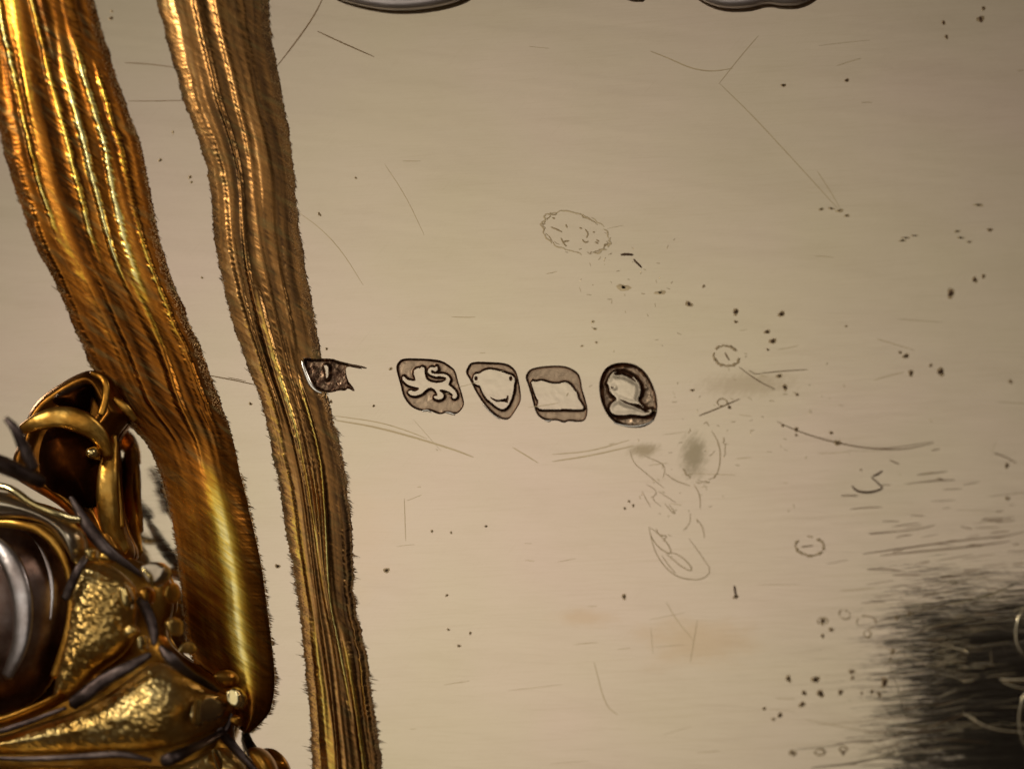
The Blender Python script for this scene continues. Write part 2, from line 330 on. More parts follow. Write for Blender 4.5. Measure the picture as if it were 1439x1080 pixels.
def tube(name, pts, mat, parent, z0=0.0, n=12, flat=1.0, sub=5, kind=None):      # pts: (px, py, z, radius_px)
    p = chaikin(pts, 2, closed=False); V = []; F = []
    C = np.array([P(a[0], a[1], drop(a[2], a[0]) if mat != 'bright_cut' and a[1] > 500 else a[2]) for a in p]); R = np.array([a[3]/100 for a in p])
    for i in range(len(C)):
        t = C[min(i+1, len(C)-1)]-C[max(i-1, 0)]; t /= np.linalg.norm(t)+1e-9
        s = np.cross(t, (0, 0, 1)); s /= np.linalg.norm(s)+1e-9; u = np.cross(s, t)
        for k in range(n):
            a = 2*math.pi*k/n; V.append(C[i]+R[i]*(math.cos(a)*s+math.sin(a)*u*flat))
    for i in range(len(C)-1):
        for k in range(n): a = i*n+k; b = i*n+(k+1) % n; F.append((a, b, b+n, a+n))
    V.append(C[0]-(C[1]-C[0])/np.linalg.norm(C[1]-C[0])*R[0]*.6); V.append(C[-1]+(C[-1]-C[-2])/np.linalg.norm(C[-1]-C[-2])*R[-1]*.6)
    for k in range(n):
        F.append((len(V)-2, (k+1) % n, k)); F.append((len(V)-1, (len(C)-1)*n+k, (len(C)-1)*n+(k+1) % n))
    return link(name, V, F, mat, parent, kind=kind)
# burred lips thrown up by the punches; near-white colour paints their glint
def burr(pts, r=1.2): return tube('burred_lip', [(x, y, .006, rr*1.5) for x, y, rr in pts], 'lip', plate, n=10, flat=.7)
burr([(424.5,507,.8),(427,517,2.2),(431,528,2.6),(436,540,2.4),(443,548,1.8),(452,552,.8)])
for z, o in (([(868,484,.5),(890,478,1.3),(905,477,1.2),(925,490,.5)], Z1), ([(1015,491,.5),(1040,492,1.4),(1075,505,.9)], Z1), ([(565,541,.5),(590,547,1.2),(608,538,.5)], Z2), ([(1000,556,.5),(1060,574,.8),(1130,580,1.2),(1190,572,1),(1255,540,.5)], Z2), ([(170,440,.3),(230,500,.5),(280,535,.4)], Z2)):
    burr([(a, b, q[2]) for (a, b), q in zip(zoomed([(q[0], q[1]) for q in z], *o), z)])

# ------------------------------------------------------------------ gold reflections in the plate, built as ribbed relief with painted tone
def band(name, label, L, R, y0, y1, ribs, mat, fmat, hair, seed, swell=None, tones=None, fade=None, sm=0.0, step=1.25, na=96, H=.03):
    L = np.array(L, float); R = np.array(R, float)
    y = np.arange(y0, y1, step); s = np.linspace(0, 1, na)
    lx = np.interp(y, L[:, 0], L[:, 1]); rx = np.interp(y, R[:, 0], R[:, 1])
    k = np.ones(41)/41; pad = lambda a: np.convolve(np.pad(a, 20, 'reflect', reflect_type='odd'), k, 'valid')
    lx = pad(lx); rx = pad(rx)
    Sg, Yg = np.meshgrid(s, y)
    X = lx[:, None]+(rx-lx)[:, None]*Sg; Wd = (rx-lx)[:, None]+0*Sg
    # saw-toothed edge of the reflection, broken up by the brushing
    tooth = lambda yy, per, sd: (vnoise(yy/per, yy*0, sd)**2)
    el = (tooth(Yg, 2.0, seed+1)*2.5+vnoise(Yg/18, Yg*0, seed+5)*4)*(1-Sg)**6*hair
    er = (tooth(Yg, 2.0, seed+2)*2.5+vnoise(Yg/18, Yg*0, seed+6)*4)*Sg**6*hair
    ts = 1-.8*sm*sstep(600, 700, Yg); X = X-el*ts+er*ts
    # hair noise follows the polishing direction and makes every rib edge ragged
    ang = math.radians(38)
    hu = (X*math.cos(ang)+Yg*math.sin(ang)); hv = (-X*math.sin(ang)+Yg*math.cos(ang))
    hn = (fbm(hu/30, hv/2.6, seed+11, 3)-.5)
    slow = (fbm(Sg*3, Yg/260, seed+20, 3)-.5)
    s2 = np.clip(Sg+hn*.05+slow*.10, 0, 1)
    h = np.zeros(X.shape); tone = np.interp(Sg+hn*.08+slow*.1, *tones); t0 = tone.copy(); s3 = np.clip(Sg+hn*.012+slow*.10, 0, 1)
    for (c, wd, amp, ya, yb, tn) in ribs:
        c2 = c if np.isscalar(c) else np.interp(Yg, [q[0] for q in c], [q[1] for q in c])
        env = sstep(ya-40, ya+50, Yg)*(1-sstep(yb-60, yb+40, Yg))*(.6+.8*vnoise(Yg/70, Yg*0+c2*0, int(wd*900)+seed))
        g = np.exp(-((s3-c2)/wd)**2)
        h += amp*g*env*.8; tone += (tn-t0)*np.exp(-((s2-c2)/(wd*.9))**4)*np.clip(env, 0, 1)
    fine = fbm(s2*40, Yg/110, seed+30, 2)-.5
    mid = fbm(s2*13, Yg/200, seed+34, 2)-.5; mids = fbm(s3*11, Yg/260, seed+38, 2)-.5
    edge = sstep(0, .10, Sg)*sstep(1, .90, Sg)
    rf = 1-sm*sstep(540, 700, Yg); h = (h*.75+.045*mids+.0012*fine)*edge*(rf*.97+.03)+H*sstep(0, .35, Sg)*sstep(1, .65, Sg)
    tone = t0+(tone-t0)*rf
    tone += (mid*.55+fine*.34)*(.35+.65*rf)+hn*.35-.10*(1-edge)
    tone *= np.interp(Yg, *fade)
    h = np.maximum(h, .002+.004*Sg*(1-Sg))
    for poly in (MARKS_S[0],):
        dd = -sdf(poly, X, Yg); h *= sstep(-2, 26, dd)
    if swell is not None: dh, dt = swell(X, Yg, Sg); h += dh; tone += dt
    V = P(X, Yg).reshape(-1, 3); V[:, 2] = (h+.003).ravel()
    keep = sdf(MARKS_S[0], X, Yg) < 1.0
    keep = keep[:-1, :-1] & keep[1:, 1:] & keep[1:, :-1] & keep[:-1, 1:]
    A = gridfaces(*X.shape).reshape(X.shape[0]-1, X.shape[1]-1, 4)
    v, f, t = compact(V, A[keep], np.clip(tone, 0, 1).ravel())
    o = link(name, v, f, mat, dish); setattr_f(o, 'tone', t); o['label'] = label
    if o.data.polygons[0].normal.z < 0: o.data.flip_normals()
    # hairs off both edges, modelled for the reflection's scratch-frayed border
    VV = []; FF = []
    for side, ex in ((-1, lx), (1, rx)):
        for i in range(len(y)):
            for rep in range(4):
                yy = y[i]+random.uniform(-1, 1); cl = float(vnoise(yy/5.5, 0.0, seed+60+side)); ln = (2+8.5*cl**1.6*random.uniform(.5, 1.2))*(1.8 if random.random() < .05 else 1)*hair
                a = math.radians(np.interp(yy, [0, 300, 600, 1080], [58, 48, 28, 12])+random.uniform(-5, 5))
                dx, dy = side*math.cos(a)*ln, side*math.sin(a)*ln
                x0 = ex[i]-side*(12*random.random()**1.3-1.5); wv = random.uniform(.22, .6)
                if abs(yy-525) < 70 and sdf(MARKS_S[0], np.array([x0+dx]), np.array([yy+dy]))[0] > -2: continue
                nx, ny = -dy/ln*wv, dx/ln*wv; b = len(VV)
                for (px, py, z) in ((x0-nx*1.5, yy-ny*1.5, .004), (x0+nx*1.5, yy+ny*1.5, .004), (x0+dx*.5, yy+dy*.5, .007), (x0+dx*.5-nx, yy+dy*.5-ny, .003), (x0+dx*.5+nx, yy+dy*.5+ny, .003), (x0+dx, yy+dy, .003)):
                    VV.append((px, py, z))
                FF += [(b, b+2, b+3), (b, b+1, b+2), (b+1, b+4, b+2), (b+3, b+2, b+5), (b+2, b+4, b+5)]
    A_ = np.array(VV); VV = P(A_[:, 0], A_[:, 1], A_[:, 2])
    link('reflection_fringe', VV, FF, fmat, o, smooth=False, kind='stuff')
    return o

def lower_swell(X, Y, s):                     # below the arch one broad rounded gold bar, its highlight painted into the tone
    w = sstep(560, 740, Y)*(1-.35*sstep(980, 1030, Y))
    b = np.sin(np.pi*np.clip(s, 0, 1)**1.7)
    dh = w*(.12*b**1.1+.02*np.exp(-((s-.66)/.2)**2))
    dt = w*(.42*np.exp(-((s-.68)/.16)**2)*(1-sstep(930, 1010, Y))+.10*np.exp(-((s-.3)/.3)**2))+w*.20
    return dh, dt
LA = [(-60,-34),(0,-22),(100,-12),(180,0),(250,18),(300,35),(350,55),(400,82),(450,103),(500,125),(545,142),(585,162),(598,190),(612,206),(650,222),(700,236),(760,248),(830,256),(900,262),(960,285),(1000,315),(1030,345)]
RA = [(-60,118),(0,128),(100,158),(150,176),(200,195),(300,213),(350,225),(400,241),(450,262),(500,284),(550,301),(600,319),(700,346),(800,368),(900,381),(950,386),(990,384),(1015,374),(1030,349)]
ribs_a = [([(0,.17),(150,.20),(500,.22)],.022,.035,-80,330,.92), ([(0,.30),(300,.28),(600,.3)],.05,.03,-80,520,.55), ([(0,.46),(150,.50),(300,.50),(450,.44)],.026,.045,-80,370,.85),
          ([(0,.62),(100,.60),(300,.63),(450,.60)],.028,.05,60,400,1.0), ([(0,.74),(200,.76),(400,.74)],.024,.045,70,420,1.0), ([(0,.86),(300,.86),(600,.86)],.02,.03,90,620,.75),
          ([(0,.10),(1000,.1)],.03,.02,100,560,.25), ([(400,.40),(600,.38),(900,.3)],.03,.035,380,640,.62), ([(400,.70),(600,.62),(800,.55)],.035,.04,400,800,.66),
          ([(400,.84),(700,.80),(1000,.8)],.022,.02,420,1000,.5), ([(500,.2),(1000,.15)],.04,.02,560,1000,.3), ([(600,.50),(1000,.55)],.09,.05,700,950,.78), ([(600,.3),(1000,.3)],.06,.02,700,1000,.4)]
band('reflection_band', 'gold reflection at the far left, built as a broad ribbed band, with bright yellow ribs at its top', LA, RA, -50, 1030, ribs_a, 'band_a', 'fringe_a', 1.0, 3, na=150, sm=1.0, swell=lower_swell, fade=([-50,380,480,640,800,1030],[1.0,1,.8,.62,.9,.8]), tones=([0,.1,.25,.45,.6,.8,1],[.08,.2,.34,.22,.36,.24,.08]))
LB = [(-60,205),(0,222),(50,236),(100,250),(150,263),(200,284),(250,298),(300,301),(350,306),(400,316),(450,329),(500,346),(550,365),(600,380),(650,389),(700,399),(800,414),(850,422),(900,429),(1000,438),(1080,443),(1140,446)]
RB = [(-60,368),(0,374),(50,378),(100,388),(150,396),(200,406),(250,412),(300,415),(350,421),(400,430),(450,441),(500,447),(550,455),(600,469),(650,481),(700,488),(750,491),(800,493),(850,496),(900,508),(950,517),(1000,523),(1080,535),(1140,542)]
ribs_b = [([(0,.16),(300,.22),(1000,.2)],.045,.03,-80,860,.55), ([(0,.38),(1000,.36)],.03,.03,-80,1100,.45), ([(0,.55),(1000,.52)],.03,.025,-80,820,.38),
          ([(0,.72),(1000,.7)],.03,.02,-80,520,.36), ([(450,.42),(700,.44),(900,.52)],.03,.04,400,860,.72), ([(500,.66),(650,.68),(850,.60),(1080,.66)],.03,.05,520,1010,.92),
          ([(600,.56),(900,.55)],.02,.03,560,900,.6), ([(850,.15),(950,.22),(1080,.28)],.07,.045,880,1160,.70), ([(950,.72),(1080,.75)],.05,.05,900,1160,.88), ([(850,.86),(1080,.9)],.02,.03,860,1010,.6)]
band('reflection_band', 'narrower brown gold reflection, built as a ribbed band running down beside the first hallmark', LB, RB, -50, 1130, ribs_b, 'band_b', 'fringe_a', 1.0, 17, na=130, fade=([-50,250,480,1130],[.85,.8,1,1.05]), tones=([0,.08,.2,.32,.5,.65,.8,1],[.2,.42,.55,.3,.35,.3,.2,.08]))

# ------------------------------------------------------------------ cast foliage, lower left corner
orn = empty('cast_foliage', dish); orn['label'] = 'cast gilt foliage in the lower left corner, with blackened veins'
def relief(name, poly, z, H, mat, parent=orn, step=3.0, power=.5, bump=0.0, bs=6, wdt=None, skirt=.0, hollow=0.0, seed=1, smooth=2, label=None):
    poly = chaikin(poly, smooth); a = np.array(poly)
    X, Y = np.meshgrid(np.arange(a[:, 0].min()-step, a[:, 0].max()+step*2, step), np.arange(a[:, 1].min()-step, a[:, 1].max()+step*2, step))
    d = sdf(poly, X, Y); dm = wdt or d.max(); u = np.clip(d/dm, 0, 1)
    h = H*(1-(1-u)**2)**power
    if hollow: h = h-hollow*sstep(.45, 1, u)
    if bump: h = h+bump*(fbm(X/bs, Y/(bs*.8), seed, 3)-.5)*sstep(0, .35, u)
    # pull the outermost ring of grid points onto the outline
    gx = np.gradient(d, axis=1)/step; gy = np.gradient(d, axis=0)/step; out = (d < 0) & (d > -step*1.6)
    X2 = np.where(out, X-gx*d, X); Y2 = np.where(out, Y-gy*d, Y)
    ok = d > -step*1.6
    f = ok[:-1, :-1] & ok[1:, 1:] & ok[1:, :-1] & ok[:-1, 1:]
    inn = d > 0; f &= (inn[:-1, :-1] | inn[1:, 1:] | inn[1:, :-1] | inn[:-1, 1:])
    zz = drop(z, X2) if a[:, 1].mean() > 500 else z+0*X2
    V = P(X2, Y2, zz).reshape(-1, 3); V[:, 2] = (zz+h).ravel()
    v, F = compact(V, gridfaces(*X.shape).reshape(X.shape[0]-1, X.shape[1]-1, 4)[f])
    # thickness: mirror the rim downwards
    zq = drop(z, a[:, 0]) if a[:, 1].mean() > 500 else z+0*a[:, 0]
    q = P(a[:, 0], a[:, 1], zq); b = len(v); n = len(q)
    low = q.copy(); low[:, 2] = np.maximum(zq-max(skirt, .12), .004)
    v = np.concatenate([v, q, low]); Fs = [tuple(t) for t in F]+[(b+i, b+(i+1) % n, b+n+(i+1) % n, b+n+i) for i in range(n)]+[tuple(range(b+n, b+2*n))]
    o = link(name, v, Fs, mat, parent)
    import bmesh
    if label: o['label'] = label
    bm = bmesh.new(); bm.from_mesh(o.data); bmesh.ops.remove_doubles(bm, verts=bm.verts, dist=.002); bmesh.ops.recalc_face_normals(bm, faces=bm.faces)
    bm.to_mesh(o.data); bm.free()
    # the domed side must look up
    nz = sum(p.normal.z*p.area for p in o.data.polygons if len(p.vertices) == 4)
    if nz < 0: o.data.flip_normals()
    return o
relief('leaf_backing', [(-90,700),(60,700),(120,740),(190,790),(235,800),(245,850),(225,900),(300,950),(330,965),(335,1000),(322,1030),(350,1080),(360,1130),(-90,1140)], 0.12, .35, 'gilt', skirt=.8, wdt=60, step=5)
relief('scroll_leaf', [(38,615),(42,585),(60,560),(85,542),(110,527),(135,518),(158,532),(172,560),(186,586),(172,602),(162,618),(164,650),(166,700),(176,745),(192,775),(180,795),(150,775),(118,742),(88,712),(50,690),(20,672),(22,640)], .06, .46, 'gilt_deep', step=2.5, wdt=30, hollow=.15, label='dark scrolling leaf with an orange gilt edge')
relief('leaf_hollow', [(52,640),(66,598),(96,592),(130,606),(146,640),(144,690),(128,718),(96,700),(60,684)], .46, .2, 'hollow', power=1.0)  # raised dome in shade colour for the dark inside of the scroll
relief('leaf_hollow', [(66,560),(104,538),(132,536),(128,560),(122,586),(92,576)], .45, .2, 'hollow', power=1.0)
tube('leaf_edge', [(30,604,0.70,7.2),(52,592,0.80,13.0),(85,584,0.80,15.9),(115,592,0.80,17.4),(140,610,0.70,13.0),(152,640,0.60,8.7)], 'gilt', orn, flat=.35)
tube('leaf_edge', [(128,524,0.60,4.3),(148,532,0.70,5.8),(150,556,0.70,5.8),(142,582,0.70,5.8)], 'gilt', orn, flat=.4)
tube('leaf_edge', [(160,560,0.60,4.3),(176,572,0.60,7.2),(190,590,0.50,4.3)], 'gilt', orn, flat=.4)
tube('leaf_side', [(158,620,0.40,8.7),(152,655,0.50,15.9),(150,700,0.50,17.4),(156,745,0.40,17.4),(172,775,0.30,11.6)], 'gilt', orn, flat=.45)
tube('leaf_side', [(160,612,.42,4.3),(161,650,.45,5.8),(164,700,.45,7.2),(170,740,.42,5.8)], 'gilt', orn, flat=.4)
relief('gilt_bead', [(122,628),(138,626),(142,642),(130,648),(120,640)], .72, .12, 'gilt_bright', step=1.5)
tube('stalk', [(8,588,3.05,4),(22,602,3.05,7),(34,630,2.95,9),(48,658,2.85,8)], 'oxide', orn)
tube('stalk', [(-30,640,2.85,10),(10,655,2.65,13),(60,678,2.25,9)], 'oxide', orn)
relief('pale_border', [(-80,690),(0,688),(40,700),(95,728),(118,748),(122,780),(108,800),(96,770),(70,738),(20,728),(-80,732)], 1.40, .35, 'silver', step=2.5)
tube('bright_rim', [(-30,682,1.80,5),(5,682,1.85,5),(24,692,1.90,6),(45,708,1.90,5),(70,718,1.90,6),(92,728,1.80,6),(112,730,1.70,5)], 'gilt_bright', orn, flat=.8)
relief('shell_boss', [(-110,740),(-30,732),(30,734),(72,752),(98,795),(102,850),(90,910),(72,958),(40,992),(-20,1010),(-110,1016)], 0.90, .8, 'boss_dark', wdt=110, power=.6, label='smooth pale silver boss cut off by the picture edge')
tube('boss_highlight', [(-60,748,1.45,10),(-5,762,1.57,13),(22,800,1.65,16),(34,850,1.67,15),(30,905,1.65,13),(10,950,1.55,9)], 'boss', orn, flat=.35)  # pale streaks modelled for the reflected highlight on the boss
tube('boss_highlight', [(30,744,1.15,3),(60,775,1.25,5),(74,820,1.27,5),(70,870,1.25,3)], 'boss', orn, flat=.3)
tube('ochre_rim', [(-30,734,1.40,6),(20,734,1.50,7),(60,744,1.50,7),(90,780,1.50,6),(102,830,1.40,5),(96,890,1.40,6),(76,950,1.30,7)], 'gilt', orn, flat=.6)
relief('chased_leaf', [(112,792),(140,786),(168,802),(192,826),(190,866),(186,900),(168,922),(134,944),(104,978),(76,990),(80,950),(92,900),(98,850),(100,812)], 1.20, .36, 'gilt_chased', step=2.0, bump=.05, bs=5, label='upper textured gold leaf')
relief('chased_leaf', [(96,1004),(150,978),(200,940),(222,926),(262,952),(300,968),(326,982),(322,1004),(300,1022),(250,1046),(215,1054),(150,1056),(0,1060),(-90,1060),(-90,1042),(0,1036),(60,1014)], 1.25, .42, 'gilt_chased', step=2.0, bump=.05, bs=5, label='lower textured gold leaf')
relief('chased_leaf', [(-90,1076),(100,1074),(212,1076),(262,1074),(304,1046),(328,1056),(350,1090),(360,1140),(-90,1150)], 1.20, .34, 'gilt_chased', step=2.5, bump=.05, bs=5, label='textured gold leaf at the bottom edge')
relief('orange_patch', [(-90,1018),(0,1008),(60,985),(96,968),(90,985),(40,1008),(0,1022),(-90,1030)], 1.30, .3, 'gilt', step=2.5)
V_ = lambda *p: tube('blackened_vein', [(q[0]+random.uniform(-2, 2), q[1]+random.uniform(-2, 2), q[2]-.03, q[3]*random.uniform(.62, .95)) for q in p], 'oxide', orn, flat=.5)
V_((98,698,1.70,5),(112,722,1.70,9),(128,748,1.70,12),(150,772,1.70,10),(176,792,1.60,7),(200,808,1.50,4))
V_((92,842,1.60,7),(100,820,1.65,12),(112,798,1.70,10),(122,782,1.60,6))
V_((198,842,1.65,9),(206,858,1.70,12),(214,880,1.70,10),(218,906,1.70,7))
V_((100,988,1.75,13),(118,976,1.80,16),(146,956,1.80,14),(180,936,1.80,11),(212,918,1.75,6))
V_((226,908,1.75,6),(240,926,1.80,10),(262,944,1.80,10),(290,960,1.75,6),(305,972,1.70,3))
V_((-40,1034,1.60,4),(0,1028,1.65,5),(40,1014,1.65,6),(92,996,1.70,4))
V_((-40,1062,1.60,3),(40,1068,1.65,5),(120,1062,1.65,6),(170,1056,1.65,6),(212,1068,1.60,4))
V_((230,1068,1.70,12),(244,1062,1.75,13),(272,1050,1.75,11),(300,1036,1.70,9),(318,1022,1.70,6),(326,1004,1.70,4))
V_((306,1026,1.70,9),(326,1046,1.70,11),(348,1068,1.60,8),(372,1096,1.50,8))
relief('leaf_tip_or_glint', [(196,796),(222,786),(240,800),(232,818),(214,826),(204,812)], 1.65, .16, 'silver', step=1.6, smooth=1, wdt=5)
tube('tip_edge', [(200,798,1.85,2),(210,808,1.88,3),(215,824,1.80,2)], 'gilt_bright', orn)
relief('leaf_tip_or_glint', [(232,822),(246,816),(252,834),(242,850),(230,842)], 1.40, .2, 'gilt', step=1.6)
relief('leaf_tip_or_glint', [(166,822),(178,820),(186,842),(182,858),(170,850)], 1.85, .10, 'gilt_bright', step=1.4, smooth=1)  # bright facet set in for the highlight on the upper leaf
relief('leaf_tip_or_glint', [(194,894),(204,890),(206,914),(196,916)], 1.70, .14, 'gilt_bright', step=1.4)
relief('leaf_tip_or_glint', [(318,970),(334,962),(346,982),(338,998),(322,992)], 1.75, .16, 'gilt_bright', step=1.6, smooth=1, wdt=5)
relief('leaf_tip_or_glint', [(284,982),(300,978),(318,990),(308,1008),(286,1014),(276,1004)], 1.90, .14, 'silver', step=1.6)  # pale facet set in for the highlight on the lower leaf
relief('leaf_tip_or_glint', [(272,984),(284,980),(288,1000),(280,1022),(268,1016)], 1.92, .10, 'gilt_bright', step=1.4, smooth=1)  # bright core of the same added highlight
relief('leaf_tip_or_glint', [(300,946),(322,938),(336,954),(322,968),(306,960)], 1.50, .2, 'gilt', step=1.6)
relief('leaf_tip_or_glint', [(346,1050),(366,1048),(384,1066),(392,1096),(366,1088)], 1.30, .24, 'gilt', step=2)
relief('leaf_tip_or_glint', [(296,1052),(306,1050),(322,1084),(308,1092)], 1.70, .1, 'gilt_bright', step=1.4)

r = random.Random(21)
for lx_, ly_ in ((128,778),(150,782),(182,886),(140,958),(244,880),(262,910),(206,836),(330,1012)):
    q = r.uniform(8, 13); k0 = r.random()*6
    relief('gilt_lump', [(lx_+q*(1+.3*math.sin(3*t+k0))*math.cos(t), ly_+q*(1+.3*math.cos(2*t+k0))*math.sin(t)) for t in np.linspace(0, 6.28, 8)[:-1]], 1.55, r.uniform(.06, .14), r.choice(['gilt', 'gilt_chased']), step=2.0)
# cast border seen along the top edge
brd = empty('cast_border', dish); brd['label'] = 'out of focus cast silver border along the top edge'
relief('border_lobe', [(430,-119),(446,-29),(462,-7),(500,5),(548,13),(600,10),(646,-1),(676,-23),(690,-119)], .16, .07, 'pale', brd, wdt=6, label='long pale lobe, left of two')
tube('lobe_rim', [(450,-26,.16,1.5),(490,-4,.16,2.5),(545,5,.16,3.0),(600,2,.16,2.5),(650,-12,.16,1.5)], 'gilt', brd, flat=.5)
relief('border_lobe', [(940,-119),(958,-29),(978,-5),(1010,9),(1050,9),(1076,1),(1100,6),(1130,3),(1156,-17),(1170,-119)], .16, .07, 'pale', brd, wdt=6, label='double pale lobe, right of two')
tube('lobe_rim', [(962,-26,.16,1.5),(1000,0,.16,2.0),(1050,3,.16,2.0),(1076,-4,.16,2.0),(1110,-1,.16,2.0),(1150,-18,.16,1.5)], 'oxide', brd, flat=.5)
relief('border_lobe', [(838,-119),(850,-23),(880,-3),(912,-5),(930,-119)], .13, .2, 'pale', brd, wdt=30, label='small dark lobe between the pale ones')

# ------------------------------------------------------------------ scratches, pits, engraved strokes
def groove(name, pts, width, mat, z=.004, hgt=None, n=2, parent=plate, kind=None, raw=False):
    p = chaikin([tuple(q[:2]) for q in pts], n, closed=False); V = []; F = []; m = len(p); hgt = hgt if hgt is not None else width*(.0003 if mat == 'faint' else .0007)
    for i in range(m):
        a = p[max(i-1, 0)]; b = p[min(i+1, m-1)]; L = math.hypot(b[0]-a[0], b[1]-a[1])+1e-9
        u = i/(m-1); ww = width*.5*(max(0.0, math.sin(math.pi*min(max(u, .02), .98)))**.45)
        nx, ny = -(b[1]-a[1])/L*ww, (b[0]-a[0])/L*ww
        for k, zz in ((-1, 0), (0, hgt), (1, 0)): V.append(tuple(P(p[i][0]+nx*k, p[i][1]+ny*k, z+zz)))
    for i in range(m-1):
        for k in range(2): a = i*3+k; F.append((a, a+3, a+4, a+1))
    if raw: return V, F
    return link(name, V, F, mat, parent, kind=kind)
def many(name, strokes, mat, z=.003, parent=plate, hgt=.004):
    VV = []; FF = []
    for pts, wd in strokes:
        v, f = groove('', pts, wd, None, z=z, hgt=hgt, n=1, raw=True); b = len(VV); VV += v; FF += [tuple(i+b for i in q) for q in f]
    return link(name, VV, FF, mat, parent, kind='stuff')
for pts, wd, mt in [
    ([(1092,592),(1115,603),(1140,612),(1176,622),(1220,630),(1270,632),(1312,622)], 1.8, 'line'),
    ([(1176,622),(1230,631),(1270,627),(1312,620)], 1.0, 'line'),
    ([(982,584),(1010,573),(1040,560)], 2.0, 'line'), ([(1038,515),(1065,535),(1090,547)], 1.6, 'line'),
    ([(1070,524),(1100,521),(1136,519)], 1.4, 'line'), ([(1052,520),(1062,526),(1070,524)], 1.2, 'line'),
    ([(390,92),(415,60),(440,25),(455,-5)], 1.8, 'line'), ([(446,44),(480,60),(526,80)], 1.8, 'line'),
    ([(914,72),(940,82),(970,96),(1000,101),(1030,96)], 1.6, 'faint'), ([(1012,118),(1060,165),(1120,230),(1180,296)], 1.4, 'faint'),
    ([(1010,118),(1040,80),(1066,50)], 1.0, 'faint'), ([(416,296),(450,320),(480,352),(510,400)], 1.1, 'faint'),
    ([(540,230),(570,275),(596,330)], .9, 'faint'), ([(286,526),(320,532),(366,542)], 1.6, 'line'), ([(320,530),(345,535)], 1.0, 'line'),
    ([(175,88),(210,90),(248,95)], 1.2, 'line'), ([(180,142),(220,142),(262,141)], 1.0, 'line'),
    ([(470,590),(520,598),(575,612),(640,632),(665,642)], 2.6, 'faint'), ([(470,584),(530,592),(570,604),(600,616)], 1.4, 'faint'),
    ([(776,648),(830,640),(890,626)], 1.8, 'faint'), ([(776,638),(830,634),(884,618)], 1.4, 'faint'), ([(720,628),(740,640),(756,650)], 1.6, 'faint'),
    ([(1212,778),(1270,770),(1330,761),(1420,752)], 2.0, 'line'), ([(1236,780),(1300,774),(1360,768),(1420,760)], 2.0, 'line'),
    ([(1222,750),(1264,746)], 1.4, 'line'), ([(1220,749),(1290,744),(1314,737)], 1.3, 'line'), ([(1195,715),(1215,713),(1240,712)], 1.4, 'line'),
    ([(1250,646),(1264,652)], 1.6, 'line'), ([(1288,667),(1332,662)], 1.4, 'line'), ([(1316,675),(1342,674)], 1.4, 'line'),
    ([(1396,636),(1412,641),(1428,650)], 1.6, 'line'), ([(1182,696),(1206,696)], 1.6, 'line'), ([(1264,732),(1240,732)], 1.2, 'line'),
    ([(1218,800),(1245,799),(1268,802)], 1.8, 'line'), ([(1180,830),(1230,826)], 1.2, 'faint'), ([(835,930),(850,990),(868,1004)], 1.2, 'faint'),
    ([(936,845),(950,870),(975,900)], 1.0, 'faint'), ([(980,870),(970,930)], 1.0, 'faint'), ([(1230,905),(1300,930)], 1.0, 'faint'),
    ([(1130,1010),(1180,1020),(1240,1030)], 1.0, 'faint'), ([(568,700),(570,760)], .9, 'faint'), ([(1148,240),(1168,270),(1180,292)], 1.2, 'faint'),
    ([(1232,476),(1260,484),(1285,492)], 1.0, 'faint'), ([(1228,534),(1250,527),(1270,523)], 1.1, 'faint')]:
    groove('scratch', pts, wd, mt)
# bold nick shaped like a check mark
groove('nick', [(1197,682),(1204,690),(1220,692),(1234,689),(1241,685)], 3.4, 'pit', hgt=.012)
groove('nick', [(1241,686),(1234,678),(1224,670)], 2.2, 'pit', hgt=.01); groove('nick', [(1226,669),(1234,666),(1240,661)], 3.0, 'pit', hgt=.01)
groove('nick', [(872,358),(880,357),(890,358)], 3.6, 'pit', hgt=.01); groove('nick', [(890,364),(896,370),(902,376)], 3.0, 'pit', hgt=.01)
groove('nick', [(1032,822),(1033,830),(1034,836)], 3.4, 'pit', hgt=.012)
groove('nick', [(490,512),(502,514),(515,517)], 3.0, 'pit', hgt=.01)
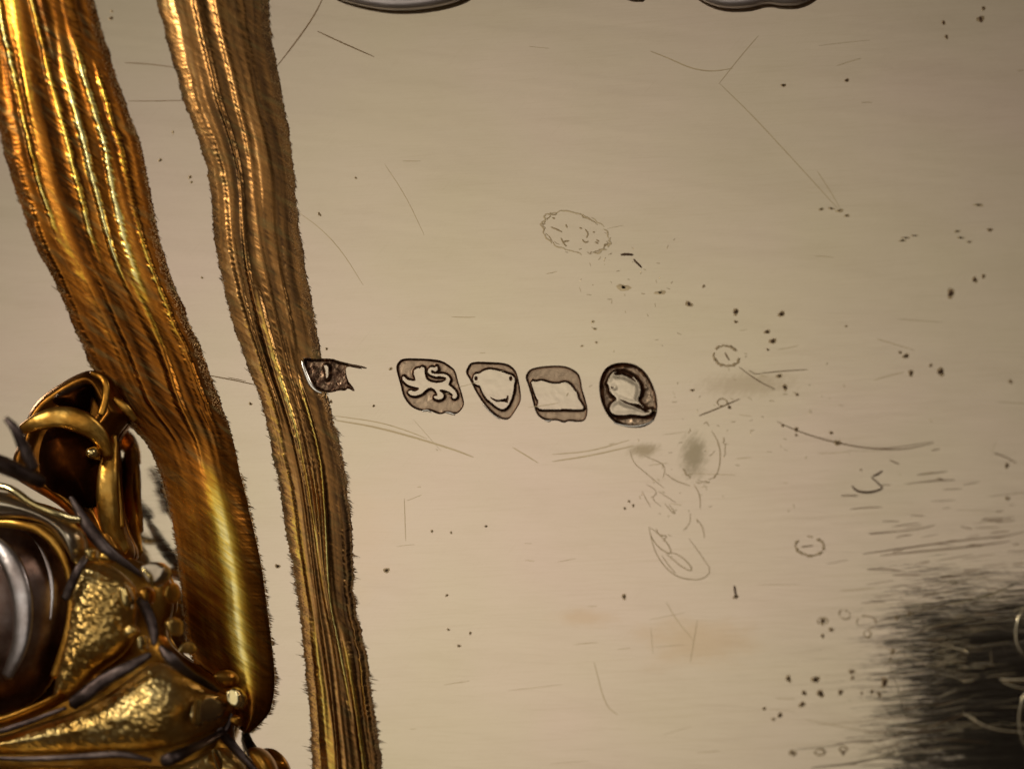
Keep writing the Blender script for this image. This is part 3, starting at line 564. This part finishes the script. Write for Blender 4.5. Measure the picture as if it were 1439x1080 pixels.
# pits
def pit(x, y, r, asp=1.0, mt='pit', name='pit'):
    n = 9; ph = random.random()*6; V = []; F = []
    sc = .25 if mt != 'pit' else 1; up = .004 if mt == 'pit' else 0
    for j, (rr, zz) in enumerate(((1, .003*sc+up), (.7, .007*sc+up), (.3, .009*sc+up))):
        for k in range(n):
            a = 2*math.pi*k/n; q = rr*r*(1+.22*math.sin(2*a+ph)+.16*math.sin(3*a+ph*2))
            V.append(tuple(P(x+q*math.cos(a)*asp, y+q*math.sin(a)/asp, zz*min(1, r/3)+.001)))
    for j in range(2):
        for k in range(n): a = j*n+k; b = j*n+(k+1) % n; F.append((a, a+n, b+n, b))
    F.append(tuple(range(2*n, 3*n)))
    o = link(name, V, F, mt, plate)
    if o.data.polygons[0].normal.z < 0: o.data.flip_normals()
for x, y, r in [(968,427,4.5),(1034,438,4.5),(1034,452,2.6),(1098,441,4.5),(1078,466,3.6),(1086,479,4.6),(1079,491,2),(1095,528,3.6),(1103,544,4),(1120,554,2.5),(973,548,2.5),
                (1336,412,6),(1370,393,4),(1382,388,3),(1391,323,3.4),(1273,500,4),(1265,495,2.4),(1280,524,4.2),(1322,522,5.5),(1308,513,2.6),(1177,622,4.5),(1119,603,3.2),(1119,611,2),
                (1025,572,2.6),(1168,608,2.6),(1100,598,2),(1378,27,5),(1382,12,3),(1330,52,3),(1326,32,3),(1190,113,3),(1101,120,3),(989,402,2.2),
                (1108,953,4.5),(1146,954,5.2),(1130,973,3.6),(1153,974,5.2),(1181,972,3.8),(1127,989,4.4),(1197,943,3.8),(1198,952,2.8),(1096,1004,3.6),(1087,1010,2.6),(1074,995,2.6),(1243,958,6),
                (1236,975,3.6),(1226,971,3),(1211,973,2.2),(1168,884,3.4),(1156,893,2.8),(1156,872,4),(1185,1057,3),(1114,1057,3.4),(1255,915,3.6),(1252,925,2),(877,838,3.6),(1034,838,3.4),(1278,862,3),
                (525,570,2),(459,490,2),(465,564,2.4),(420,574,2),(549,518,2.4),(156,26,3),(157,16,2),(225,225,2.6),(267,249,2.6),(269,256,2),(243,186,2),(390,795,3.4),(543,801,4),(352,567,2.4),
                (448,300,2),(450,302,1.8),(500,250,1.8),(284,390,1.8),(628,836,2.2),(661,889,2.2),(630,884,2),(1416,700,3),(1415,654,3.4),(1210,660,1.6),(1260,868,3),(1420,536,3),(884,704,2),(878,714,2),(890,710,2),(607,746,2),(683,739,2),(634,748,1.8),(645,907,2.4)]:
    pit(x, y, r*1.05, random.uniform(.9, 1.15), 'ring', 'tarnish_halo'); pit(x, y, r*random.uniform(.45, .72), random.uniform(.85, 1.2))
for x, y, r, asp in [(1273,334,3,2),(1268,338,3,2),(1375,288,4,2.2),(1168,293,3,1.6),(1180,296,4,1.3),(1190,303,3,1.4),(1285,331,2.6,2),(1345,325,3,1.8),(1362,340,2.6,1.5),(1350,334,3,1.8),(1189,458,2,1.2),(876,404,7,1.3),(928,411,5,1.5),(1154,294,3,1.4),(833,452,2.5,1.3),(836,462,2.5,1.5),(818,486,2,1.3),(838,481,2,1.3)]:
    pit(x, y, r, asp, 'faint', 'stain_spot')
# rings of corrosion
def ring(cx, cy, rx, ry, rot, mt, wd, gaps, seed, name='corrosion_ring'):
    VV = []; FF = []; r = random.Random(seed); a = 0
    while a < 2*math.pi:
        ln = r.uniform(.15, .55)
        if r.random() > gaps:
            pts = []
            for k in range(5):
                t = a+ln*k/4; q = 1+r.uniform(-.07, .07); x = rx*q*math.cos(t); y = ry*q*math.sin(t)
                pts.append((cx+x*math.cos(rot)-y*math.sin(rot), cy+x*math.sin(rot)+y*math.cos(rot)))
            v, f = groove('', pts, wd*r.uniform(.6, 1.3), None, n=1, raw=True); b = len(VV); VV += v; FF += [tuple(i+b for i in q) for q in f]
        a += ln*.9
    link(name, VV, FF, mt, plate, kind='stuff')
ring(809, 327, 50, 27, .30, 'faint', 2.4, .05, 1); ring(809, 327, 47, 25, .32, 'ring', 1.35, .35, 12); ring(1021, 500, 18, 14, .3, 'ring', 3.60, .25, 2); ring(1138, 767, 20, 13, .1, 'ring', 3.30, .25, 3)
ring(988, 636, 30, 42, .1, 'ring', 1.80, .62, 4); ring(1156, 872, 7, 5, 0, 'ring', 2.10, .2, 5); ring(1187, 863, 8, 6, .4, 'ring', 2.25, .3, 6); ring(1218, 874, 14, 9, .1, 'ring', 1.95, .35, 7)
ring(1219, 890, 5, 5, 0, 'ring', 2.70, .2, 8); ring(1114, 1057, 5, 4, 0, 'ring', 1.80, .1, 9); ring(1152, 1056, 7, 4, 0, 'ring', 3.00, .1, 10); ring(1185, 1052, 5, 4, 0, 'ring', 3.00, .1, 11); ring(1015, 565, 7, 5, 0, 'ring', 2.40, .2, 13)
groove('scratch', [(1126,768),(1134,767),(1143,766)], 1.8, 'line'); groove('scratch', [(1019,495),(1021,500),(1025,506)], 2.4, 'line')
for q in [[(774,319),(782,322),(790,326)],[(788,334),(792,342),(796,346)],[(822,322),(827,328),(824,334)],[(818,336),(822,341),(827,339)],[(836,340),(841,342)],[(776,306),(780,307)],[(795,315),(797,320)],[(790,340),(800,338)],[(814,320),(818,321)],[(833,326),(836,326)],[(838,337),(842,339)]]:
    groove('punch_trace', q, 2.4, 'ring')
# ghost of a scrolling engraved letter, half polished away
for q, wd in [([(912,742),(918,768),(926,785),(938,800),(955,812),(985,815),(998,805),(996,796)], 1.3), ([(912,740),(924,748),(940,765),(944,778),(934,775),(922,765),(914,752),(912,740)], 1.5),
              ([(936,778),(945,785),(958,796),(970,802),(973,798),(962,785),(948,776),(936,778)], 1.5), ([(934,707),(945,720),(950,722),(940,708)], 1.3), ([(975,680),(984,695),(984,715)], 1.2), ([(978,728),(988,740),(990,756)], 1.2),
              ([(968,756),(980,772),(992,790),(998,798)], 1.0), ([(922,742),(926,752),(938,752),(932,760)], 1.4), ([(885,632),(890,650),(905,662),(920,675),(934,686)], 1.0), ([(905,640),(925,648),(935,655),(932,672)], 1.1),
              ([(935,665),(950,676),(970,682)], 1.3), ([(1000,605),(1012,625),(1012,655),(1004,672)], 1.4), ([(970,720),(970,735),(960,745)], .9), ([(902,690),(914,712)], 1.0), ([(925,690),(950,706)], 1.0), ([(930,780),(938,792),(950,806)], 1.1), ([(908,680),(925,690),(915,700),(930,712)], .9)]:
    groove('engraved_trace', q, wd*1.1, 'ring', hgt=.0009)
# strong cut strokes of the engraving at the right edge
for q, wd, zz in [([(1442,852),(1434,860),(1428,876),(1427,895),(1431,910),(1440,922)], 4.0, .014), ([(1424,858),(1436,853),(1460,848)], 3.4, .010), ([(1404,953),(1418,955),(1450,954),(1470,955)], 6.0, .012), ([(1408,957),(1424,964),(1450,969)], 3.0, .02),
                  ([(1352,1000),(1364,1008),(1384,1020),(1410,1027),(1470,1030)], 3.8, .014), ([(1440,972),(1434,990),(1431,1010),(1434,1034),(1444,1055)], 2.8, .02), ([(1360,1005),(1370,1008),(1372,1012)], 2.0, .018)]:
    groove('engraved_stroke', q, wd, 'bright_cut', z=zz, hgt=.03, n=3)
# bright and dark long cuts among the streaks by the dark corner
r = random.Random(5); bright = []; dark = []
for k in range(120):
    y = r.choice([r.gauss(1045, 22), r.gauss(840, 22), r.uniform(800, 1090), r.gauss(1000, 40)]); x = r.gauss(1300, 48)+(30 if 880 < y < 940 else 0)-(60 if y > 1035 else 0); ln = abs(r.gauss(0, 46))+10; a = -math.radians(r.gauss(7, 6))
    (bright if x > 1320 or r.random() < .45 else dark).append(([(x, y), (x+ln*.5*math.cos(a), y+ln*.5*math.sin(a)+r.uniform(-1, 1)), (x+ln*math.cos(a), y+ln*math.sin(a))], r.uniform(.5, 1.5)))
for k in range(46):
    x = r.gauss(1318, 24); y = r.gauss(924, 22); ln = r.uniform(8, 42); a = -math.radians(r.gauss(4, 9))
    bright.append(([(x, y), (x+ln*.5*math.cos(a), y+ln*.5*math.sin(a)+r.uniform(-1.5, 1.5)), (x+ln*math.cos(a), y+ln*math.sin(a))], r.uniform(.6, 1.8)))
many('bright_cut_lines', bright, 'bright_cut', z=.004, hgt=.006); many('dark_cut_lines', dark, 'line', z=.004, hgt=.006)
for q, wd in [([(1270,865),(1330,848),(1390,838),(1420,824)], 2.4), ([(1290,882),(1330,876),(1372,869)], 2.4), ([(1140,1078),(1200,1072),(1250,1060),(1264,1054)], 3.0), ([(1350,846),(1400,832),(1425,822)], 2.0),
              ([(1335,908),(1352,912),(1362,918)], 3.4), ([(1316,905),(1340,900)], 2.2), ([(1310,928),(1360,928)], 2.4), ([(1268,1060),(1300,1055),(1348,1048)], 2.2), ([(1296,935),(1330,935)], 2), ([(1240,905),(1250,928),(1276,1012)][1:], 1.0), ([(1352,958),(1370,955)], 2.2)]:
    groove('bright_scratch', q, wd, 'bright_cut', z=.010, hgt=.02)
# hair scratches strewn over the plate (too many to count)
r = random.Random(11); st = []
for k in range(90):
    x = r.uniform(520, 1430); y = r.uniform(20, 1075); ln = abs(r.gauss(0, 26))+5
    a = math.radians(r.gauss(-4, 7)) if r.random() < .9 else r.uniform(0, math.pi)
    if y < 450 and r.random() < .55: continue
    st.append(([(x, y), (x+ln*.5*math.cos(a), y+ln*.5*math.sin(a)+r.uniform(-.8, .8)), (x+ln*math.cos(a), y+ln*math.sin(a))], r.uniform(.5, 1.0)))
many('hair_scratches', st, 'faint', z=.0025, hgt=.0004)
st = []
for k in range(60):
    x = r.gauss(1345, 60); y = r.gauss(780, 40) if r.random() < .75 else r.gauss(700, 40); ln = abs(r.gauss(0, 26))+6; a = math.radians(r.gauss(-6, 6))
    st.append(([(x, y), (x+ln*.5*math.cos(a), y+ln*.5*math.sin(a)), (x+ln*math.cos(a), y+ln*math.sin(a))], r.uniform(.6, 1.5)))
many('fine_dark_scratches', st, 'line', z=.003, hgt=.0003)
st = []
for k in range(130):
    t = r.random()
    if t < .5: x, y = r.gauss(1010, 120), r.gauss(590, 60)
    elif t < .75: x, y = r.gauss(945, 30), r.gauss(690, 60)
    else: x, y = r.gauss(880, 40), r.gauss(385, 40)
    ln = r.uniform(1.5, 7); a = r.uniform(0, math.pi)
    st.append(([(x, y), (x+ln*.5*math.cos(a)+r.uniform(-1, 1), y+ln*.5*math.sin(a)), (x+ln*math.cos(a), y+ln*math.sin(a))], r.uniform(.6, 1.2)))
many('speckled_nicks', st, 'faint', z=.003, hgt=.0012)

# ------------------------------------------------------------------ studio above the dish
def box(name, c, s, mat, parent=None, bev=0):
    import bmesh
    bm = bmesh.new(); bmesh.ops.create_cube(bm, size=1); bmesh.ops.scale(bm, vec=s, verts=bm.verts); bmesh.ops.translate(bm, vec=c, verts=bm.verts)
    if bev: bmesh.ops.bevel(bm, geom=bm.edges[:], offset=bev, segments=4, affect='EDGES', profile=.5)
    me = bpy.data.meshes.new(name); bm.to_mesh(me); bm.free(); me.materials.append(MAT[mat])
    o = bpy.data.objects.new(name, me); COL.objects.link(o); o.parent = parent; return o
cl = box('diffusion_cloth', (-8, 4, 58), (74, 60, .2), 'cloth'); cl['label'] = 'white diffusion cloth stretched flat above the dish'; cl['category'] = 'photo cloth'
rig = empty('photo_camera', loc=(0, 0, 0)); rig['label'] = 'black camera looking down at the dish from above'; rig['category'] = 'camera'
box('camera_body', (9.65, -8.7, 43), (14.2, 17.3, 5.2), 'black', rig, bev=.9)
import bmesh
bm = bmesh.new(); bmesh.ops.create_cone(bm, cap_ends=True, segments=48, radius1=3.0, radius2=3.0, depth=.1, matrix=Matrix.Translation((8, -6, 40.36)))
me = bpy.data.meshes.new('lens_glass'); bm.to_mesh(me); bm.free(); me.materials.append(MAT['black']); o = bpy.data.objects.new('lens_glass', me); COL.objects.link(o); o.parent = rig
